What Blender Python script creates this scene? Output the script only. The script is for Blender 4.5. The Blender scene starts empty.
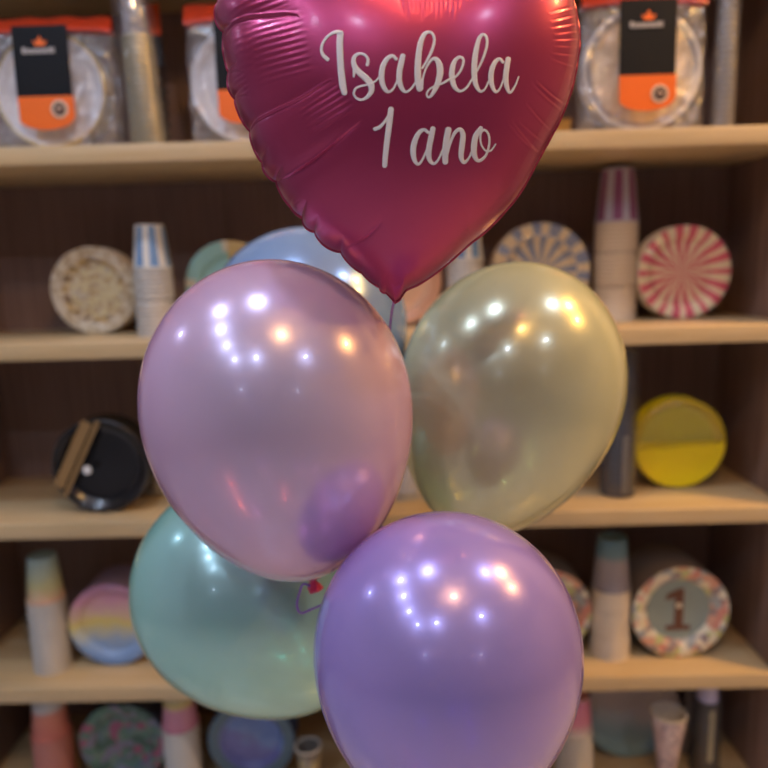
import bpy, math, random
import numpy as np
from mathutils import Vector, Matrix
random.seed(7)
rng = np.random.default_rng(7)
SC = bpy.context.scene
COL = SC.collection
PI = math.pi

# ------------------------------------------------------------------ camera
FPX = 700.0
YAW, PITCH, ROLL = [math.radians(a) for a in (-.63, -9.73, -1.59)]
_cy, _sy, _cp, _sp, _cr, _sr = (math.cos(YAW), math.sin(YAW), math.cos(PITCH), math.sin(PITCH), math.cos(ROLL), math.sin(ROLL))
F = np.array([_sy*_cp, _cy*_cp, _sp]); R_ = np.array([_cy, -_sy, 0.]); U_ = np.cross(R_, F)
R_, U_ = _cr*R_+_sr*U_, -_sr*R_+_cr*U_
CAM = np.array([0., 0., 1.55])
def at(px, py, Y):
    v = F+R_*(px-384)/FPX+U_*(384-py)/FPX
    return CAM+v*Y/v[1]
def ground(px, py, z):
    v = F+R_*(px-384)/FPX+U_*(384-py)/FPX
    return CAM+v*(z-CAM[2])/v[2]
def depth(P): return float((np.array(P)-CAM)@F)
cam_data = bpy.data.cameras.new('camera')
cam = bpy.data.objects.new('camera', cam_data); COL.objects.link(cam)
m = Matrix.Identity(4)
for i in range(3):
    m[i][0] = R_[i]; m[i][1] = U_[i]; m[i][2] = -F[i]; m[i][3] = CAM[i]
cam.matrix_world = m
cam_data.sensor_width = 36; cam_data.lens = FPX/768*36
cam_data.clip_start = .02
cam_data.dof.use_dof = True; cam_data.dof.focus_distance = .69; cam_data.dof.aperture_fstop = 2.5
SC.camera = cam
SC.view_settings.view_transform = 'Standard'; SC.view_settings.look = 'None'
SC.view_settings.gamma = 1; SC.view_settings.exposure = 1.02
SC.view_settings.use_curve_mapping = False
SC.cycles.use_denoising = True
SC.cycles.max_bounces = 10; SC.cycles.transparent_max_bounces = 16
SC.cycles.sample_clamp_indirect = 4

# ------------------------------------------------------------------ materials
def lin(c):
    return tuple(((v/255)/12.92 if v/255 <= .04045 else ((v/255+.055)/1.055)**2.4) for v in c)
def pmat(name, col, rough=.5, metal=0., coat=0., coat_rough=.05, spec=.5, sheen=0.):
    mt = bpy.data.materials.new(name); mt.use_nodes = True
    b = mt.node_tree.nodes['Principled BSDF']
    b.inputs['Base Color'].default_value = (*lin(col), 1)
    b.inputs['Roughness'].default_value = rough; b.inputs['Metallic'].default_value = metal
    b.inputs['Coat Weight'].default_value = coat; b.inputs['Coat Roughness'].default_value = coat_rough
    b.inputs['Specular IOR Level'].default_value = spec
    return mt
def nodes(mt): return mt.node_tree.nodes, mt.node_tree.links, mt.node_tree.nodes['Principled BSDF']
def ramp(n, stops, interp='LINEAR'):
    r = n.new('ShaderNodeValToRGB'); r.color_ramp.interpolation = interp
    e = r.color_ramp.elements
    while len(e) < len(stops): e.new(.5)
    for i, (p, c) in enumerate(stops):
        e[i].position = p; e[i].color = (*lin(c), 1)
    return r
def wood(name, a, b, rough=.5, along=(1.2, 14, 40), coat=0.):
    mt = pmat(name, a, rough, coat=coat, coat_rough=.3); n, l, bs = nodes(mt)
    tc = n.new('ShaderNodeTexCoord'); mp = n.new('ShaderNodeMapping'); mp.inputs['Scale'].default_value = along
    no = n.new('ShaderNodeTexNoise'); no.inputs['Scale'].default_value = 3; no.inputs['Detail'].default_value = 6
    r = ramp(n, [(.3, a), (.7, b)])
    l.new(tc.outputs['Object'], mp.inputs['Vector']); l.new(mp.outputs[0], no.inputs['Vector'])
    l.new(no.outputs['Fac'], r.inputs[0]); l.new(r.outputs[0], bs.inputs['Base Color'])
    return mt
def palette(name, cols, scale=60, rough=.5, smooth=False, coat=0.):
    mt = pmat(name, cols[0], rough, coat=coat); n, l, bs = nodes(mt)
    tc = n.new('ShaderNodeTexCoord'); vo = n.new('ShaderNodeTexVoronoi'); vo.inputs['Scale'].default_value = scale
    sp = n.new('ShaderNodeSeparateColor')
    k = len(cols); r = ramp(n, [(i/k, c) for i, c in enumerate(cols)], 'LINEAR' if smooth else 'CONSTANT')
    l.new(tc.outputs['Object'], vo.inputs['Vector']); l.new(vo.outputs['Color'], sp.inputs[0])
    l.new(sp.outputs[0], r.inputs[0]); l.new(r.outputs[0], bs.inputs['Base Color'])
    return mt
def zgrad(name, stops, z0, z1, rough=.4, tilt=.0, coat=.0, wob=.25):
    """printed colour bands that run up the article"""
    mt = pmat(name, (200, 200, 200), rough, coat=coat); n, l, bs = nodes(mt)
    tc = n.new('ShaderNodeTexCoord'); sx = n.new('ShaderNodeSeparateXYZ')
    no = n.new('ShaderNodeTexNoise'); no.inputs['Scale'].default_value = 25
    ma = n.new('ShaderNodeMapRange'); ma.inputs['From Min'].default_value = z0; ma.inputs['From Max'].default_value = z1
    t = n.new('ShaderNodeMath'); t.operation = 'MULTIPLY_ADD'; t.inputs[1].default_value = tilt
    ad = n.new('ShaderNodeMath'); ad.operation = 'MULTIPLY_ADD'; ad.inputs[1].default_value = wob
    su = n.new('ShaderNodeMath'); su.operation = 'SUBTRACT'; su.inputs[1].default_value = wob/2
    r = ramp(n, stops)
    l.new(tc.outputs['Object'], sx.inputs[0]); l.new(sx.outputs['X'], t.inputs[0]); l.new(sx.outputs['Z'], t.inputs[2])
    l.new(t.outputs[0], ma.inputs['Value']); l.new(tc.outputs['Object'], no.inputs['Vector'])
    l.new(no.outputs['Fac'], ad.inputs[0]); l.new(ma.outputs[0], ad.inputs[2]); l.new(ad.outputs[0], su.inputs[0])
    l.new(su.outputs[0], r.inputs[0]); l.new(r.outputs[0], bs.inputs['Base Color'])
    return mt
def film(name, clear=.8, col=(235, 235, 240), rough=.12, bump=.6, scale=60, gloss=.6):
    mt = pmat(name, col, rough, spec=1.); n, l, bs = nodes(mt)
    tr = n.new('ShaderNodeBsdfTransparent'); mx = n.new('ShaderNodeMixShader'); mx.inputs[0].default_value = clear
    gl = n.new('ShaderNodeBsdfGlossy'); gl.inputs['Roughness'].default_value = rough
    m2 = n.new('ShaderNodeMixShader'); m2.inputs[0].default_value = gloss
    tc = n.new('ShaderNodeTexCoord'); no = n.new('ShaderNodeTexNoise'); no.inputs['Scale'].default_value = scale
    no.inputs['Detail'].default_value = 3; no.inputs['Distortion'].default_value = 1.
    bu = n.new('ShaderNodeBump'); bu.inputs['Strength'].default_value = bump; bu.inputs['Distance'].default_value = .01
    l.new(tc.outputs['Object'], no.inputs['Vector']); l.new(no.outputs['Fac'], bu.inputs['Height'])
    l.new(bu.outputs[0], gl.inputs['Normal']); l.new(bu.outputs[0], bs.inputs['Normal'])
    l.new(bs.outputs[0], m2.inputs[1]); l.new(gl.outputs[0], m2.inputs[2])
    l.new(m2.outputs[0], mx.inputs[1]); l.new(tr.outputs[0], mx.inputs[2])
    l.new(mx.outputs[0], n['Material Output'].inputs['Surface'])
    return mt
def latex(name, col, edge, metal=.32, rough=.25, clear=.3):
    """pearl latex film: thin, so it lets some light through where it is seen face on"""
    mt = pmat(name, col, rough, metal, coat=.7, coat_rough=.075, spec=.6); n, l, bs = nodes(mt)
    lw = n.new('ShaderNodeLayerWeight'); lw.inputs['Blend'].default_value = .35
    mc = n.new('ShaderNodeMix'); mc.data_type = 'RGBA'
    mc.inputs['A'].default_value = (*lin(col), 1); mc.inputs['B'].default_value = (*lin(edge), 1)
    l.new(lw.outputs['Facing'], mc.inputs['Factor']); l.new(mc.outputs['Result'], bs.inputs['Base Color'])
    tr = n.new('ShaderNodeBsdfTransparent'); mx = n.new('ShaderNodeMixShader')
    mr = n.new('ShaderNodeMapRange'); mr.inputs['From Min'].default_value = 0; mr.inputs['From Max'].default_value = .75
    mr.inputs['To Min'].default_value = clear; mr.inputs['To Max'].default_value = 0
    tr.inputs['Color'].default_value = (*lin(edge), 1)
    l.new(lw.outputs['Facing'], mr.inputs['Value']); l.new(mr.outputs[0], mx.inputs[0])
    l.new(bs.outputs[0], mx.inputs[1]); l.new(tr.outputs[0], mx.inputs[2])
    l.new(mx.outputs[0], n['Material Output'].inputs['Surface'])
    return mt
def emit(name, col, s):
    mt = bpy.data.materials.new(name); mt.use_nodes = True
    n, l = mt.node_tree.nodes, mt.node_tree.links
    e = n.new('ShaderNodeEmission'); e.inputs[0].default_value = (*lin(col), 1); e.inputs[1].default_value = s
    l.new(e.outputs[0], n['Material Output'].inputs['Surface'])
    return mt

# ------------------------------------------------------------------ mesh helpers
def mesh_obj(name, verts, faces, mats, parent=None, midx=None, smooth=True, loc=None):
    me = bpy.data.meshes.new(name)
    me.from_pydata([tuple(map(float, v)) for v in verts], [], [tuple(map(int, f)) for f in faces])
    if not isinstance(mats, (list, tuple)): mats = [mats]
    for mt in mats: me.materials.append(mt)
    if midx is not None: me.polygons.foreach_set('material_index', midx)
    me.polygons.foreach_set('use_smooth', [smooth]*len(me.polygons))
    me.update()
    o = bpy.data.objects.new(name, me); COL.objects.link(o)
    if parent: o.parent = parent
    if loc is not None: o.location = loc
    return o
def tag(o, label=None, cat=None, group=None, kind=None):
    if label: o['label'] = label
    if cat: o['category'] = cat
    if group: o['group'] = group
    if kind: o['kind'] = kind
    return o
def thing(name, label, cat, loc, group=None, rot=(0, 0, 0)):
    o = bpy.data.objects.new(name, None); COL.objects.link(o); o.location = loc; o.rotation_euler = rot
    o.empty_display_size = .05
    return tag(o, label, cat, group)
class MB:
    def __init__(s): s.v = []; s.f = []; s.m = []
    def box(s, x0, x1, y0, y1, z0, z1, mi=0, bev=0.):
        b = len(s.v)
        if bev <= 0:
            s.v += [(x, y, z) for z in (z0, z1) for y in (y0, y1) for x in (x0, x1)]
            s.f += [(b+0, b+2, b+3, b+1), (b+4, b+5, b+7, b+6), (b, b+1, b+5, b+4), (b+2, b+6, b+7, b+3), (b, b+4, b+6, b+2), (b+1, b+3, b+7, b+5)]
            s.m += [mi]*6
        else:   # prism along X with rounded long edges
            prof = []
            for cx, cz, a0 in ((y1-bev, z1-bev, 0), (y0+bev, z1-bev, 90), (y0+bev, z0+bev, 180), (y1-bev, z0+bev, 270)):
                for k in range(4):
                    a = math.radians(a0+k*30); prof.append((cx+bev*math.cos(a), cz+bev*math.sin(a)))
            n = len(prof)
            s.v += [(x0, p[0], p[1]) for p in prof]+[(x1, p[0], p[1]) for p in prof]
            for k in range(n): s.f.append((b+k, b+(k+1) % n, b+n+(k+1) % n, b+n+k)); s.m.append(mi)
            s.f.append(tuple(b+k for k in range(n))[::-1]); s.f.append(tuple(b+n+k for k in range(n))); s.m += [mi, mi]
    def lathe(s, prof, seg=48, axis='Z', o=(0, 0, 0), mi=0, mfun=None, rfun=None, tilt=None):
        b = len(s.v); n = len(prof)
        for j, (r, h) in enumerate(prof):
            for k in range(seg):
                a = 2*PI*k/seg; rr = r*(rfun(a, j) if rfun else 1)
                if axis == 'Z': p = (rr*math.cos(a), rr*math.sin(a), h)
                else: p = (rr*math.cos(a), h, rr*math.sin(a))
                s.v.append((p[0]+o[0], p[1]+o[1], p[2]+o[2]))
        for j in range(n-1):
            for k in range(seg):
                k2 = (k+1) % seg
                s.f.append((b+j*seg+k, b+j*seg+k2, b+(j+1)*seg+k2, b+(j+1)*seg+k))
                s.m.append(mfun((k+.5)/seg, j) if mfun else mi)
    def poly(s, pts, mi=0):
        b = len(s.v); s.v += pts; s.f.append(tuple(range(b, b+len(pts)))); s.m.append(mi)
    def build(s, name, mats, parent=None, smooth=False, loc=None):
        return mesh_obj(name, s.v, s.f, mats, parent, s.m, smooth, loc)
def autosmooth(o, ang=35):
    md = o.modifiers.new('es', 'EDGE_SPLIT'); md.split_angle = math.radians(ang)
    return o
def tube(name, pts, r, mt, parent=None, flat=1., seg=8):
    pts = [Vector(p) for p in pts]; v = []; f = []
    for i, p in enumerate(pts):
        t = (pts[min(i+1, len(pts)-1)]-pts[max(i-1, 0)]).normalized()
        a = t.cross(Vector((0, 1, 0)));  a = a.normalized() if a.length > 1e-4 else Vector((1, 0, 0)); b = t.cross(a).normalized()
        for k in range(seg):
            an = 2*PI*k/seg; v.append(p+a*r*math.cos(an)+b*r*flat*math.sin(an))
    for i in range(len(pts)-1):
        for k in range(seg): f.append((i*seg+k, i*seg+(k+1) % seg, (i+1)*seg+(k+1) % seg, (i+1)*seg+k))
    f.append(tuple(range(seg))[::-1]); f.append(tuple((len(pts)-1)*seg+k for k in range(seg)))
    return mesh_obj(name, v, f, mt, parent)
def catmull(P, n=8):
    P = np.array(P, float); out = []
    Q = np.vstack([2*P[0]-P[1], P, 2*P[-1]-P[-2]])
    for i in range(1, len(Q)-2):
        for k in range(n):
            t = k/n; a, b, c, d = Q[i-1], Q[i], Q[i+1], Q[i+2]
            out.append(.5*((2*b)+(-a+c)*t+(2*a-5*b+4*c-d)*t*t+(-a+3*b-3*c+d)*t**3))
    out.append(P[-1]); return np.array(out)

# ------------------------------------------------------------------ colours
M_oak = wood('oak', (208, 184, 142), (194, 167, 120), .42, coat=.25)
M_back = wood('walnut_board', (148, 121, 108), (122, 97, 86), .55, along=(40, 14, 1.2))
M_wall = pmat('wall_paint', (176, 174, 178), .8)
M_ceil = pmat('ceiling_paint', (235, 232, 226), .85)
M_floor = pmat('floor_tile', (170, 160, 150), .25)
M_white = pmat('white_metal', (240, 240, 238), .4)
M_dark = pmat('dark_metal', (30, 28, 27), .5)
M_cream = pmat('cream_paper', (232, 216, 192), .6)
M_creamL = pmat('grey_paper', (205, 200, 190), .6)

# ------------------------------------------------------------------ room
ROOM = dict(x0=-3.2, x1=3.2, y0=-4.6, y1=1.72, h=2.9)
def slab(name, a, b, mt, kind='structure'):
    q = MB(); q.box(a[0], b[0], a[1], b[1], a[2], b[2]); o = q.build(name, mt); return tag(o, kind=kind)
x0, x1, y0, y1, H = ROOM['x0'], ROOM['x1'], ROOM['y0'], ROOM['y1'], ROOM['h']
tl = pmat('tiles', (210, 208, 206), .22); n, l, bs = nodes(tl)
tc = n.new('ShaderNodeTexCoord'); br = n.new('ShaderNodeTexBrick'); br.offset = 0; br.inputs['Scale'].default_value = 1
br.inputs['Brick Width'].default_value = .6; br.inputs['Row Height'].default_value = .6; br.inputs['Mortar Size'].default_value = .004
br.inputs['Color1'].default_value = (*lin((222, 220, 218)), 1); br.inputs['Color2'].default_value = (*lin((214, 212, 210)), 1); br.inputs['Mortar'].default_value = (*lin((110, 104, 98)), 1)
l.new(tc.outputs['Object'], br.inputs['Vector']); l.new(br.outputs['Color'], bs.inputs['Base Color'])
slab('floor', (x0, y0, -.1), (x1, y1, 0), tl)
slab('ceiling', (x0, y0, H), (x1, y1, H+.1), M_ceil)
slab('wall_back', (x0, y1, 0), (x1, y1+.12, H), M_wall)
slab('wall_front', (x0, y0-.12, 0), (x1, y0, H), pmat('wall_front_paint', (118, 120, 134), .7))
slab('wall_right', (x1, y0, 0), (x1+.12, y1, H), M_wall)
slab('wall_left', (x0-.12, y0, 0), (x0, y1, H), M_wall)

# ------------------------------------------------------------------ lamps of the shop
LED = emit('led_cool', (206, 223, 255), 158); LEDW = emit('bulb_warm', (255, 196, 122), 62); LEDW_FILL = emit('led_warm_fill', (255, 190, 100), 310)
def downlight(x, y, label, warm=False, r=.042):
    t = thing('ceiling_downlight', label, 'ceiling light', (x, y, H), 'round downlights in the shop ceiling')
    q = MB(); q.lathe([(r+.022, 0), (r+.022, -.008), (r+.004, -.012), (r, -.004), (r, 0)], 40); autosmooth(q.build('frame', M_white, t, True))
    q = MB(); q.lathe([(0.0005, -.003), (r, -.003)], 40); q.build('lens', LEDW_FILL if warm else LED, t)
for x, y, lb in [(-.33, .67, 'round cool white downlight above the pink balloon, nearest the shelves'),
                 (.96, .74, 'round cool white downlight over the right end of the shelves'),
                 (-2.55, 1.2, 'cool white downlight in the left corner of the shop beside the shelves'),
                 (-1.04, .70, 'round cool white downlight over the left end of the shelves'),
                 (-1.12, .19, 'second cool white downlight of the left-hand row, counted from the shelves'),
                 (-1.15, -.36, 'third cool white downlight of the left-hand row, counted from the shelves'),
                 (-1.06, -.95, 'fourth cool white downlight of the left-hand row, counted from the shelves'),
                 (-.38, -.96, 'cool white downlight just behind the photographer on the left'),
                 (1.05, -.67, 'cool white downlight behind the photographer on the right'),
                 (-1.6, -3.4, 'cool white downlight at the far end of the shop, left side'),
                 (1.95, -3.5, 'cool white downlight at the far end of the shop, right side')]:
    downlight(x, y, lb)
def pendant(x, y, z, label):
    t = thing('pendant_lamp', label, 'lamp', (x, y, H))
    q = MB(); q.lathe([(.0005, 0), (.05, 0), (.05, -.02), (.004, -.025), (.004, z+.07-H)], 24); autosmooth(q.build('cord', M_dark, t, True))
    q = MB(); q.lathe([(.0005, z+.085-H), (.03, z+.08-H), (.033, z+.05-H), (.0005, z+.048-H)], 24); autosmooth(q.build('lamp_holder', M_dark, t, True))
    q = MB(); q.lathe([(max(.0005, .06*math.sin(PI*k/16)), z-H-.06*math.cos(PI*k/16)) for k in range(17)], 32)
    q.build('globe', LEDW, t, True)
pendant(.17, -.02, 2.72, 'warm glowing globe pendant hanging above the photographer')
downlight(1.45, .98, 'added warm downlight brightening the right end of the shelving, nearest the boards', True, .06)  # added lamp, no known fixture: warms and brightens the right shelves
downlight(1.95, .70, 'added warm downlight brightening the shelving from the right', True, .06)  # second added fill lamp for the warm right side


# ------------------------------------------------------------------ shelving unit
TH = .0337
SB = [2.116, 1.749, 1.3818, 1.0146, .6474, .3610]     # undersides of the boards
TOP = [b+TH for b in SB]
SX0, SX1, SY0, SY1 = -.96, .79, 1.35, 1.68
su = thing('shelving_unit', 'oak-edged wall shelving with dark brown back board, behind the balloons', 'shelves', (0, SY0, 0))
for b in SB:
    q = MB(); q.box(SX0, SX1, 0, SY1-SY0, b, b+TH, bev=.0025); autosmooth(q.build('shelf', M_oak, su, True))
for xa in (SX0-.03, SX1):
    q = MB(); q.box(xa, xa+.03, 0.0, SY1-SY0, 0, 2.18); q.build('side_panel', M_back, su)
xs = np.linspace(SX0, SX1, 4)
for i in range(3):
    q = MB(); q.box(xs[i]+(.001 if i else -.03), xs[i+1]-(.001 if i < 2 else -.03), SY1-SY0, SY1-SY0+.018, 0.05, 2.18); tag(q.build('back_panel', M_back, su), 'dark walnut-brown back board')
q = MB(); q.box(SX0, SX1, .02, .04, 0, .361); q.build('plinth', M_back, su)

# ------------------------------------------------------------------ paper plates
def plate_pack(px, pybot, row, R, mats, mfun, label, n=8, Y=None, seg=96, flute=0., length=None, lean=0., cup=.62, group='round paper plate packs on the shelves', wrap=None, sm=None):
    """mats/mfun: printed front (mfun(angle 0..1, zone 0 centre /1 wall/2 rim))"""
    z = TOP[row]
    if Y is None: P = ground(px, pybot, z)
    else: P = at(px, 600, Y); 
    Y = P[1]; X = at(px, pybot-R/Y*FPX, Y)[0]
    t = thing('paper_plate_pack', label, 'paper plates', (X, Y, z+.001), group)
    c = R*cup
    prof = [(.0005, .016), (c*.5, .016), (c*.9, .016), (c, .0155), (c*1.06, .011), (c*1.13, .006), (c*1.2, .003), (R*.9, .001), (R*.97, .000), (R, .0015), (R*.995, .003)]
    zone = [0, 0, 0, 1, 1, 1, 2, 2, 2, 2]
    rf = (lambda a, j: 1+(flute*math.cos(40*a) if j >= 7 else 0)) if flute else None
    q = MB(); q.lathe(prof, seg, 'Y', (0, 0, R), mfun=lambda a, j: mfun(a, zone[j]), rfun=rf)
    autosmooth(q.build('top_plate', mats, t, True), 50)
    L = length if length else n*.0045
    q = MB(); k = 0; pr = [(R*.99, .003)]
    y = .004
    while y < L:
        pr += [(R*.995, y), (R, y+.001), (R*.985, y+.003)]; y += .0045
    pr += [(R*.9, y), (c*1.05, y+.012), (.0005, y+.012)]
    q.lathe(pr, 64, 'Y', (0, 0, R)); autosmooth(q.build('stacked_plates', sm or M_cream, t, True), 60)
    if wrap:
        q = MB(); q.lathe([(.0005, -.002), (c, -.004), (R*.99, -.003), (R*1.004, .004), (R*1.004, y), (R*.95, y+.004)], 96, 'Y', (0, 0, R*1.004), rfun=lambda a, j: 1+(.004*math.sin(9*a+j) if j < 2 else 0))
        q.build('plastic_wrap', wrap, t, True)
    return t
W1 = film('shrink_wrap', .94, rough=.1, bump=.25, scale=25)
def A(*c): return [pmat('print_%d_%d_%d' % k, k, .45, coat=.3) for k in c]

# row 2
orn = [palette('speckled_mosaic', [(240, 234, 200), (228, 218, 172), (206, 180, 130), (236, 228, 180), (220, 214, 196)], 130, .5),
       palette('brown_gold_band', [(204, 176, 110), (150, 124, 100), (236, 226, 196), (216, 186, 120)], 90, .5),
       palette('pale_rim_dots', [(236, 228, 206), (222, 212, 184), (196, 178, 142), (240, 236, 222)], 150, .5)]
plate_pack(93, 334, 2, .094, orn, lambda a, z: (0 if z == 0 else 1 if z == 1 else (2 if int(a*64) % 2 else 2)), 'cream and gold paper plates with a speckled mosaic print, left of the blue striped cups', length=.05, flute=.008, wrap=W1)
mg = A((156, 208, 208), (216, 190, 130), (226, 224, 206))
plate_pack(229, 322, 2, .096, mg, lambda a, z: 1 if (.05 < a < .25 and z < 3) else (0 if z < 2 or int(a*30) % 7 else 2), 'mint green paper plates with a gold wedge, half hidden behind the pink balloon', Y=1.52)
pe = A((250, 204, 170), (236, 180, 146))
plate_pack(398, 325, 2, .095, pe, lambda a, z: 0 if z < 2 else 1, 'peach coloured paper plates glimpsed under the tip of the heart balloon', Y=1.53)
bc = A((232, 214, 178), (138, 150, 178), (236, 222, 190))
plate_pack(541, 321, 2, .106, bc, lambda a, z: (0 if int(a*28) % 2 else 1) if z < 2 else (1 if int(a*28) % 2 else 0), 'cream paper plates with dusty blue rays, above the yellow balloon', Y=1.53, flute=.006, wrap=W1, length=.05)
pk = A((240, 224, 190), (222, 96, 118), (230, 170, 160))
plate_pack(685, 319, 2, .0985, pk, lambda a, z: (0 if int(a*36+.5) % 2 else 1), 'cream paper plates with bright pink sunburst rays on the second shelf', length=.055, cup=.66, wrap=W1)
# row 3
bk = [pmat('black_gloss', (12, 12, 17), .25, coat=.6), pmat('black_rim', (52, 50, 52), .3, coat=1)]
tb = plate_pack(100, 513, 3, .1005, bk, lambda a, z: 0 if z < 2 else (0 if z == 2 and False else 0), 'glossy black paper plates with tan gold diagonal bands', length=.06, sm=bk[0], cup=.78)
Mgold = pmat('tan_gold', (160, 128, 84), .35, .3)
for off, wd, fr in ((.060, .011, 1), (.040, .0045, 1)):
    q = MB(); an = math.radians(62); d = Vector((math.cos(an), 0, math.sin(an))); nn = Vector((-d.z, 0, d.x))
    c0 = Vector((0, -.006, .1005))+nn*off
    hl = math.sqrt(.098**2-off**2)
    pts = [c0+d*hl+nn*wd, c0+d*hl-nn*wd, c0-d*hl-nn*wd, c0-d*hl+nn*wd]
    q.poly([tuple(p) for p in pts]); q.poly([tuple(p+Vector((0, .001, 0))) for p in pts[::-1]])
    for k in range(4): q.poly([tuple(pts[k]), tuple(pts[(k+1) % 4]), tuple(pts[(k+1) % 4]+Vector((0, .001, 0))), tuple(pts[k]+Vector((0, .001, 0)))])
    tag(q.build('gold_band', Mgold, tb), 'tan gold diagonal band')
q = MB(); q.lathe([(.0005, -.0075), (.009, -.0072), (.0095, -.005)], 7, 'Y', (-.026, 0, .095)); tag(q.build('sticker', M_white, tb), 'small white sticker')
q = MB(); q.lathe([(.098, -.003), (.0995, -.0055), (.1005, -.003)], 96, 'Y', (0, 0, .1005)); q.build('rim', bk[1], tb, True)
ye = [pmat('olive_yellow', (206, 196, 50), .35, coat=.6), pmat('bright_yellow', (255, 234, 0), .35, coat=.6), pmat('yellow_rim', (214, 190, 10), .35, coat=.6)]
ty = plate_pack(680, 488, 3, .0995, ye, lambda a, z: (1 if .5 < a < 1 and .5 else 0) if z == 0 else ((1 if .5 < a else 2)), 'bright yellow paper plates in clear wrap with a plain lower half', wrap=film('yellow_wrap', .93, (240, 240, 230), .15, .4, 20), length=.045, cup=.8, sm=ye[1])
# yellow wrapper half across the front
q = MB(); pts = [(0, 0, 0)]
ring = [(.096*math.cos(a), -.0045, .0995+.096*math.sin(a)) for a in np.linspace(PI+.12, 2*PI-.02, 40)]
q.poly(ring); q.poly([(x, y+.001, z) for x, y, z in ring][::-1]); tag(q.build('lower_sleeve', ye[1], ty), 'plain bright yellow sleeve over the lower half')
# row 4
rb = [zgrad('rainbow_print', [(.0, (120, 160, 215)), (.22, (140, 175, 215)), (.36, (200, 205, 190)), (.5, (232, 214, 110)), (.62, (226, 190, 170)), (.8, (214, 150, 176)), (1., (170, 120, 160))], 0, .19, coat=.4)]
plate_pack(111, 666, 4, .0965, rb, lambda a, z: 0, 'pastel rainbow paper plates shading from pink over yellow to blue', length=.11, cup=.7, wrap=W1, sm=pmat('mauve_edge', (120, 98, 112), .5))
cf = [palette('confetti', [(240, 226, 190), (226, 170, 140), (206, 206, 140), (166, 146, 140), (244, 236, 210), (220, 150, 130), (170, 176, 176), (240, 226, 196)], 62, .5)]
sg = pmat('sage_grey', (150, 164, 156), .5)
plate_pack(546, 655, 4, .101, cf, lambda a, z: 0, 'confetti printed paper plates partly behind the purple balloon', Y=1.435, length=.11, sm=pmat('taupe_edge', (120, 106, 96), .5), cup=.7)
t1 = plate_pack(681.5, 658, 4, .105, [sg]+cf, lambda a, z: 0 if z == 0 else 1, 'paper plates with a brown number 1 inside a confetti border', length=.14, cup=.66, flute=.006, sm=pmat('taupe_edge2', (112, 98, 88), .5))
q = MB(); brn = pmat('brown_ink', (112, 72, 52), .4, .2)
oz = .113; sy = .0145
for pts in ([(-.006, -.03), (.008, -.03), (.008, .034), (-.006, .03)], [(-.019, -.038), (.02, -.038), (.02, -.030), (-.019, -.030)], [(-.022, .014), (-.006, .018), (-.006, .030), (.008, .034), (.0, .034), (-.018, .024)]):
    q.poly([(x*1.35, sy, oz-.004+z*1.35) for x, z in pts]); q.poly([(x*1.35, sy+.0008, oz-.004+z*1.35) for x, z in pts][::-1])
tag(q.build('numeral', brn, t1), 'brown number 1')
q = MB(); q.lathe([(.0005, sy-.0008), (.006, sy-.0006), (.0068, sy)], 16, 'Y', (.001, 0, oz+.002)); tag(q.build('centre_dot', cf[0], t1), 'small peach dot on the number')
# row 5
gf = [palette('green_floral', [(88, 118, 110), (70, 100, 88), (110, 134, 120), (120, 120, 140), (150, 84, 112), (96, 122, 126), (90, 128, 112)], 62, .5)]
plate_pack(122, 790, 5, .099, gf, lambda a, z: 0, 'dark green floral paper plates with pink blooms on the bottom shelf', Y=1.42, length=.07, sm=pmat('slate', (50, 52, 62), .5))
bl = [zgrad('blue_swirl', [(0, (110, 112, 170)), (.3, (118, 120, 180)), (.5, (120, 146, 196)), (.7, (100, 130, 190)), (1, (112, 126, 178))], 0, .2, tilt=.5, wob=.9), pmat('teal_rim', (92, 116, 130), .5)]
plate_pack(251, 790, 5, .0985, bl, lambda a, z: 0 if z < 2 else 1, 'blue swirl paper plates below the mint green balloon', Y=1.42, length=.07, sm=pmat('navy', (44, 56, 84), .5))
gy = [zgrad('grey_teal', [(0, (140, 172, 172)), (.25, (134, 158, 160)), (.5, (158, 150, 150)), (1, (152, 144, 142))], 0, .22, tilt=.25, wob=.2)]
plate_pack(632, 785, 5, .112, gy, lambda a, z: 0, 'grey and teal paper plates behind the marbled cup on the bottom shelf', Y=1.47, length=.09, sm=pmat('charcoal', (52, 50, 56), .5), cup=.8)

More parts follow.
